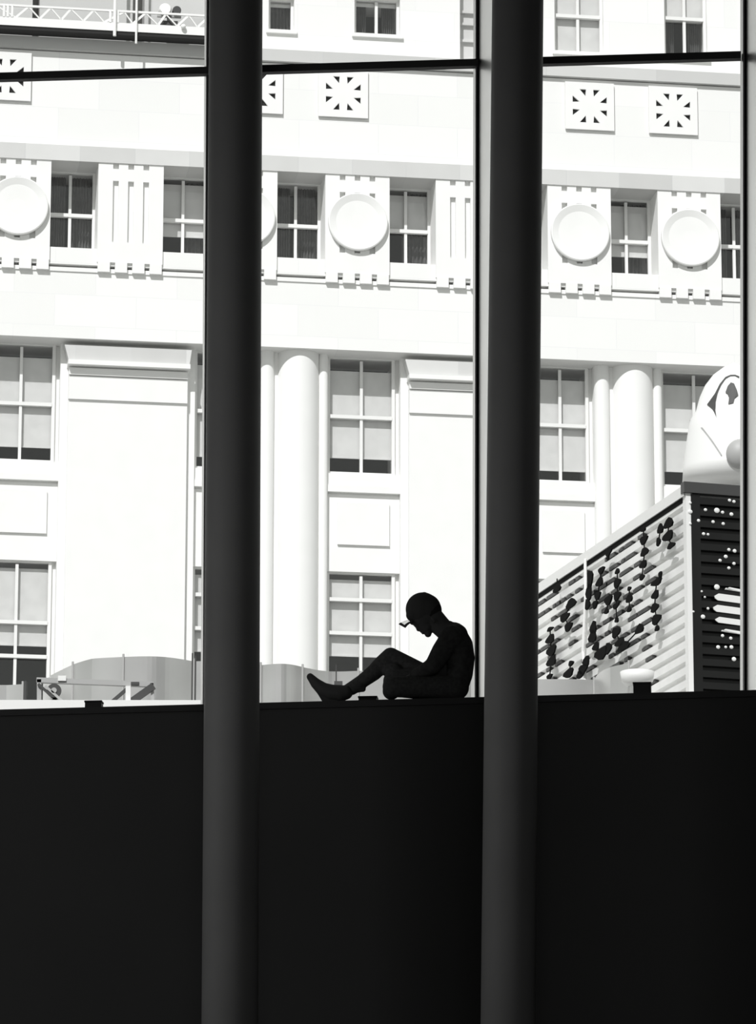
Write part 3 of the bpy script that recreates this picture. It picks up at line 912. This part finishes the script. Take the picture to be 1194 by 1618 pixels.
SN, SF_ = PN - .17, PN + .17                         # shoulder lines: near the camera, near the glass
pelvis_z = sill_z(pu)
hip_n, hip_f = J(719, 1086, PN - .10), J(719, 1086, PN + .10)
knee_f, calf_f, ank_f = J(617, 1037.5, PN + .10), J(592, 1062, PN + .09), J(541, 1093, PN + .08)
knee_n, ank_n = J(621, 1085, PN - .16), J(668, 1097, PN + .02)
sh_n, sh_f = J(714, 1006, SN), J(716, 1006, SF_)
el_n, el_f = J(684, 1052, SN - .02), J(684, 1052, SF_ + .0)
wr_n, wr_f = J(650, 1069, PN - .10), J(652, 1069, PN + .02)
head = J(670, 966); chin = J(675, 1000)


def limb_parts(mb, k=1.0, only=None):
    pass


# body: one continuous figure --------------------------------------------
bd = MB()
chain(bd, [(J(717, 1084), 17), (J(727, 1060), 17), (J(730, 1035), 19), (J(722, 1012), 17), (J(708, 1000), 12)])
bd.capsule(sh_n, sh_f, 13 * PX, 13 * PX)
chain(bd, [(J(709, 1000), 14), (J(697, 988), 14.5), (J(682, 972), 16)]); chain(bd, [(J(706, 1003), 13), (J(690, 991), 11)])          # neck
for s_, e_, w_ in ((sh_n, el_n, wr_n), (sh_f, el_f, wr_f)): chain(bd, [(s_, 12), (e_, 8.5), (w_, 5.5)])
chain(bd, [(hip_f, 17), (frac(hip_f, knee_f, .5), 13.5), (knee_f, 11.5), (calf_f, 10.5), (ank_f, 7)])
chain(bd, [(hip_n, 17), (frac(hip_n, knee_n, .5), 14), (knee_n, 11), (frac(knee_n, ank_n, .4), 10), (ank_n, 7)])
chain(bd, [(ank_f, 7), (J(515, 1093, PN + .08), 6), (J(496, 1076, PN + .08), 5)]); chain(bd, [(ank_n, 7), (J(692, 1100, PN + .1), 6)])
# head: skull, face, jaw, nose, lips, chin, ears
qh = Matrix.Rotation(R(-38), 3, 'Y').to_quaternion()
bd.ball(J(671, 967), (25 * PX, 19 * PX, 26 * PX), qh); bd.capsule(J(684, 969), J(692, 984), 12 * PX, 12 * PX)
chain(bd, [(J(664, 980), 14), (J(674, 991), 10.5)]); chain(bd, [(J(669, 986), 12), (J(676, 998.5), 6.5)])
bd.capsule(J(655, 984), J(661, 994.5), 2.2 * PX, 3.4 * PX, 12)                 # nose
bd.ball(J(665.5, 997.5), (2.6 * PX, 5 * PX, 2.2 * PX)); bd.ball(J(668, 1000), (2.6 * PX, 5 * PX, 2.2 * PX))   # lips
bd.ball(J(676, 1001.5), 5.6 * PX)                                                # chin
bd.ball(J(652, 984), (5 * PX, 11 * PX, 3 * PX))                                  # brow
for s_ in (-1, 1):
    bd.ball(J(684, 979, PN + s_ * .088), (3.5 * PX, 2.2 * PX, 6 * PX), Matrix.Rotation(R(-30), 3, 'Y').to_quaternion())


def hand(mb, wr, dirv, side, curl, palm_n):
    """palm, four bent fingers of unequal length and a thumb leaving the palm's side"""
    d = dirv.normalized(); up = palm_n.normalized(); sd2 = d.cross(up).normalized()
    pc = wr + d * .045
    mb.ball(pc, (.045, .040, .016), Matrix((d, sd2, up)).transposed().to_quaternion(), 20, 12)
    mb.capsule(wr, wr + d * .03, .024, .024, 14)
    for i, (off, L) in enumerate(((-.030, .034), (-.010, .040), (.010, .037), (.029, .029))):
        p = wr + d * .082 + sd2 * off
        a = 0.25
        mb.capsule(wr + d * .05 + sd2 * off * .8, p, .0095, .009, 10)
        q0 = p; ang = 0
        for j, k in enumerate((1.0, .72, .55)):
            ang += curl
            v = (d * math.cos(ang) - up * math.sin(ang)).normalized()
            q1 = q0 + v * L * k
            mb.capsule(q0, q1, .0090 - j * .0008, .0084 - j * .0008, 10); q0 = q1
    b0 = wr + d * .018 + sd2 * side * .028; b1 = b0 + (d * .6 + sd2 * side * .7 - up * .25).normalized() * .036
    b2 = b1 + (d * .85 + sd2 * side * .1 - up * .5).normalized() * .030
    mb.capsule(b0, b1, .0125, .0105, 12); mb.capsule(b1, b2, .010, .0085, 12)


hand(bd, wr_n, Vector((-.9, .25, -.35)), 1, .45, Vector((-.35, 0, .94)))
hand(bd, wr_f, Vector((-.9, -.15, -.35)), -1, .40, Vector((-.35, 0, .94)))
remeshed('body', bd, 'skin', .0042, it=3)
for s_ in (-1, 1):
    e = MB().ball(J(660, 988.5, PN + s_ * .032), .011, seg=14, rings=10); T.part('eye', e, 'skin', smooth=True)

# hair under the cap at the back of the head
hr = MB(); hr.ball(J(678, 965), (20 * PX, 19.5 * PX, 22 * PX)); hr.ball(J(688, 972), (8 * PX, 15 * PX, 12 * PX))
remeshed('hair', hr, 'hair', .008)
# shirt
sh = MB()
chain(sh, [(J(719, 1087), 20), (J(726, 1064), 21), (J(728, 1040), 22.0), (J(725, 1020), 22), (J(717, 1003), 20), (J(707, 994), 14)])
for dn in (-.085, .085):
    chain(sh, [(J(719, 1087, PN + dn), 20), (J(726, 1062, PN + dn), 19), (J(727, 1036, PN + dn), 21), (J(722, 1012, PN + dn), 20)])
sh.capsule(sh_n, sh_f, 18 * PX, 18 * PX); sh.capsule(J(722, 1003, PN - .09), J(722, 1003, PN + .09), 17 * PX, 17 * PX); sh.capsule(J(732, 1022, PN - .08), J(732, 1022, PN + .08), 14 * PX, 14 * PX)
for s_, e_, w_ in ((sh_n, el_n, wr_n), (sh_f, el_f, wr_f)):
    chain(sh, [(s_, 18), (frac(s_, e_, .5) + Vector((-.004, 0, 0)), 16.5), (e_, 13.5), (frac(e_, w_, .85), 8.5)])
chain(sh, [(J(700, 1040), 16), (J(694, 1066), 15)])
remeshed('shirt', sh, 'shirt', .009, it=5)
# trousers
tr = MB()
for hp_, n_ in ((hip_n, PN - .1), (hip_f, PN + .1)): tr.ball(hp_, (22 * PX, 20 * PX, 21 * PX))
tr.capsule(hip_n, hip_f, 21 * PX, 21 * PX)
chain(tr, [(hip_f, 20), (frac(hip_f, knee_f, .5) - Vector((0, 0, .012)), 15.5), (knee_f, 14.5)])
chain(tr, [(knee_f, 14.5), (J(603, 1050, PN + .095), 14), (J(590, 1063, PN + .09), 13), (J(570, 1078, PN + .085), 11), (J(556, 1089, PN + .08), 9.5)])
chain(tr, [(J(566, 1086, PN + .08), 8.5), (J(573, 1089, PN + .08), 5)])
chain(tr, [(hip_n, 20), (frac(hip_n, knee_n, .5), 17), (knee_n, 17), (frac(knee_n, ank_n, .4), 13), (ank_n, 9)])
chain(tr, [(hip_f, 18), (J(665, 1072, PN + .06), 19), (J(622, 1076, PN + .02), 17), (J(618, 1092, PN + .0), 14)])
chain(tr, [(J(610, 1056, PN + .08), 11), (J(622, 1062, PN + .06), 16)])
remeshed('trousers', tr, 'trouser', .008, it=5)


# shoes: outline of the side view with rounded width
def shoe(dn, pts, wid, lab=None, sole=None):
    q = MB()
    for (a, ra), (b, rb) in zip(pts, pts[1:]):
        q.capsule(J(a[0], a[1], PN + dn - wid), J(b[0], b[1], PN + dn - wid), ra * PX, rb * PX, 16)
        q.capsule(J(a[0], a[1], PN + dn + wid), J(b[0], b[1], PN + dn + wid), ra * PX, rb * PX, 16)
        q.capsule(J(a[0], a[1], PN + dn), J(b[0], b[1], PN + dn), ra * 1.06 * PX, rb * 1.06 * PX, 16)
    o = remeshed('shoe', q, 'shoe', .0055, it=5)
    if sole:
        s2 = MB(); s2.prism_uz([(J(x, y)[0], J(x, y)[2]) for x, y in sole], PN + dn - wid - .025, PN + dn + wid + .025)
        T.part('sole', s2, 'sole', o, bevel=.004)
    return o


shoe(.08, [((490, 1069.5), 5.6), ((499, 1080), 8.2), ((511, 1090), 11), ((524, 1095), 12.8), ((537, 1096), 13), ((546, 1094), 11)], .02,
     sole=[(484.5, 1067), (486.5, 1065.5), (492, 1073), (516, 1101), (535, 1106), (548, 1105), (549, 1111), (513, 1112), (507, 1105)])
shoe(.10, [((670, 1100), 9), ((690, 1102), 9), ((706, 1103), 7)], .018)
# cap
cpm = MB()
cpm.ball(J(667.5, 962.5), (27 * PX, 21 * PX, 27 * PX), Matrix.Rotation(R(-25), 3, 'Y').to_quaternion(), 36, 24)
cpm.ball(J(676, 963), (21 * PX, 20.5 * PX, 24 * PX)); cpm.ball(J(655, 972), (14 * PX, 18 * PX, 11 * PX))
capo = remeshed('cap', cpm, 'cap', .007, it=3)
q = MB(); q.ball(J(670, 937), (4 * PX, 4 * PX, 1.3 * PX)); T.part('button', q, 'cap', capo)


def brim_pt(a, b, dz=0.0):
    """a across (-1..1), b from the crown outwards (0..1)"""
    bx = 651 + (629.5 - 651) * b * (1 - .5 * a * a); by = 978 + (986.5 - 978) * b
    p = J(bx, by, PN + a * .085 * (1 - .25 * b * b))
    p.z += -.030 * a * a + .008 * math.sin(b * 3.1) + dz
    return p


q = MB()
N1, N2 = 20, 12
for dz, fl in ((.0, 0), (.004, 1)):
    g = [[q.b.verts.new(brim_pt(-1 + 2 * i / N1, j / N2, dz)) for j in range(N2 + 1)] for i in range(N1 + 1)]
    for i in range(N1):
        for j in range(N2):
            if 2 <= i < N1 - 2 and 3 <= j < N2 - 2: continue
            q.b.faces.new((g[i][j], g[i + 1][j], g[i + 1][j + 1], g[i][j + 1]))
br_ = T.part('brim', q, 'cap', capo)
q = MB().grid(lambda a, b_: brim_pt(-.8 + 1.6 * a, .25 + .58 * b_, .002), 16, 8)
T.part('brim_window', q, 'visor', br_, label='light showing through the middle of the brim')
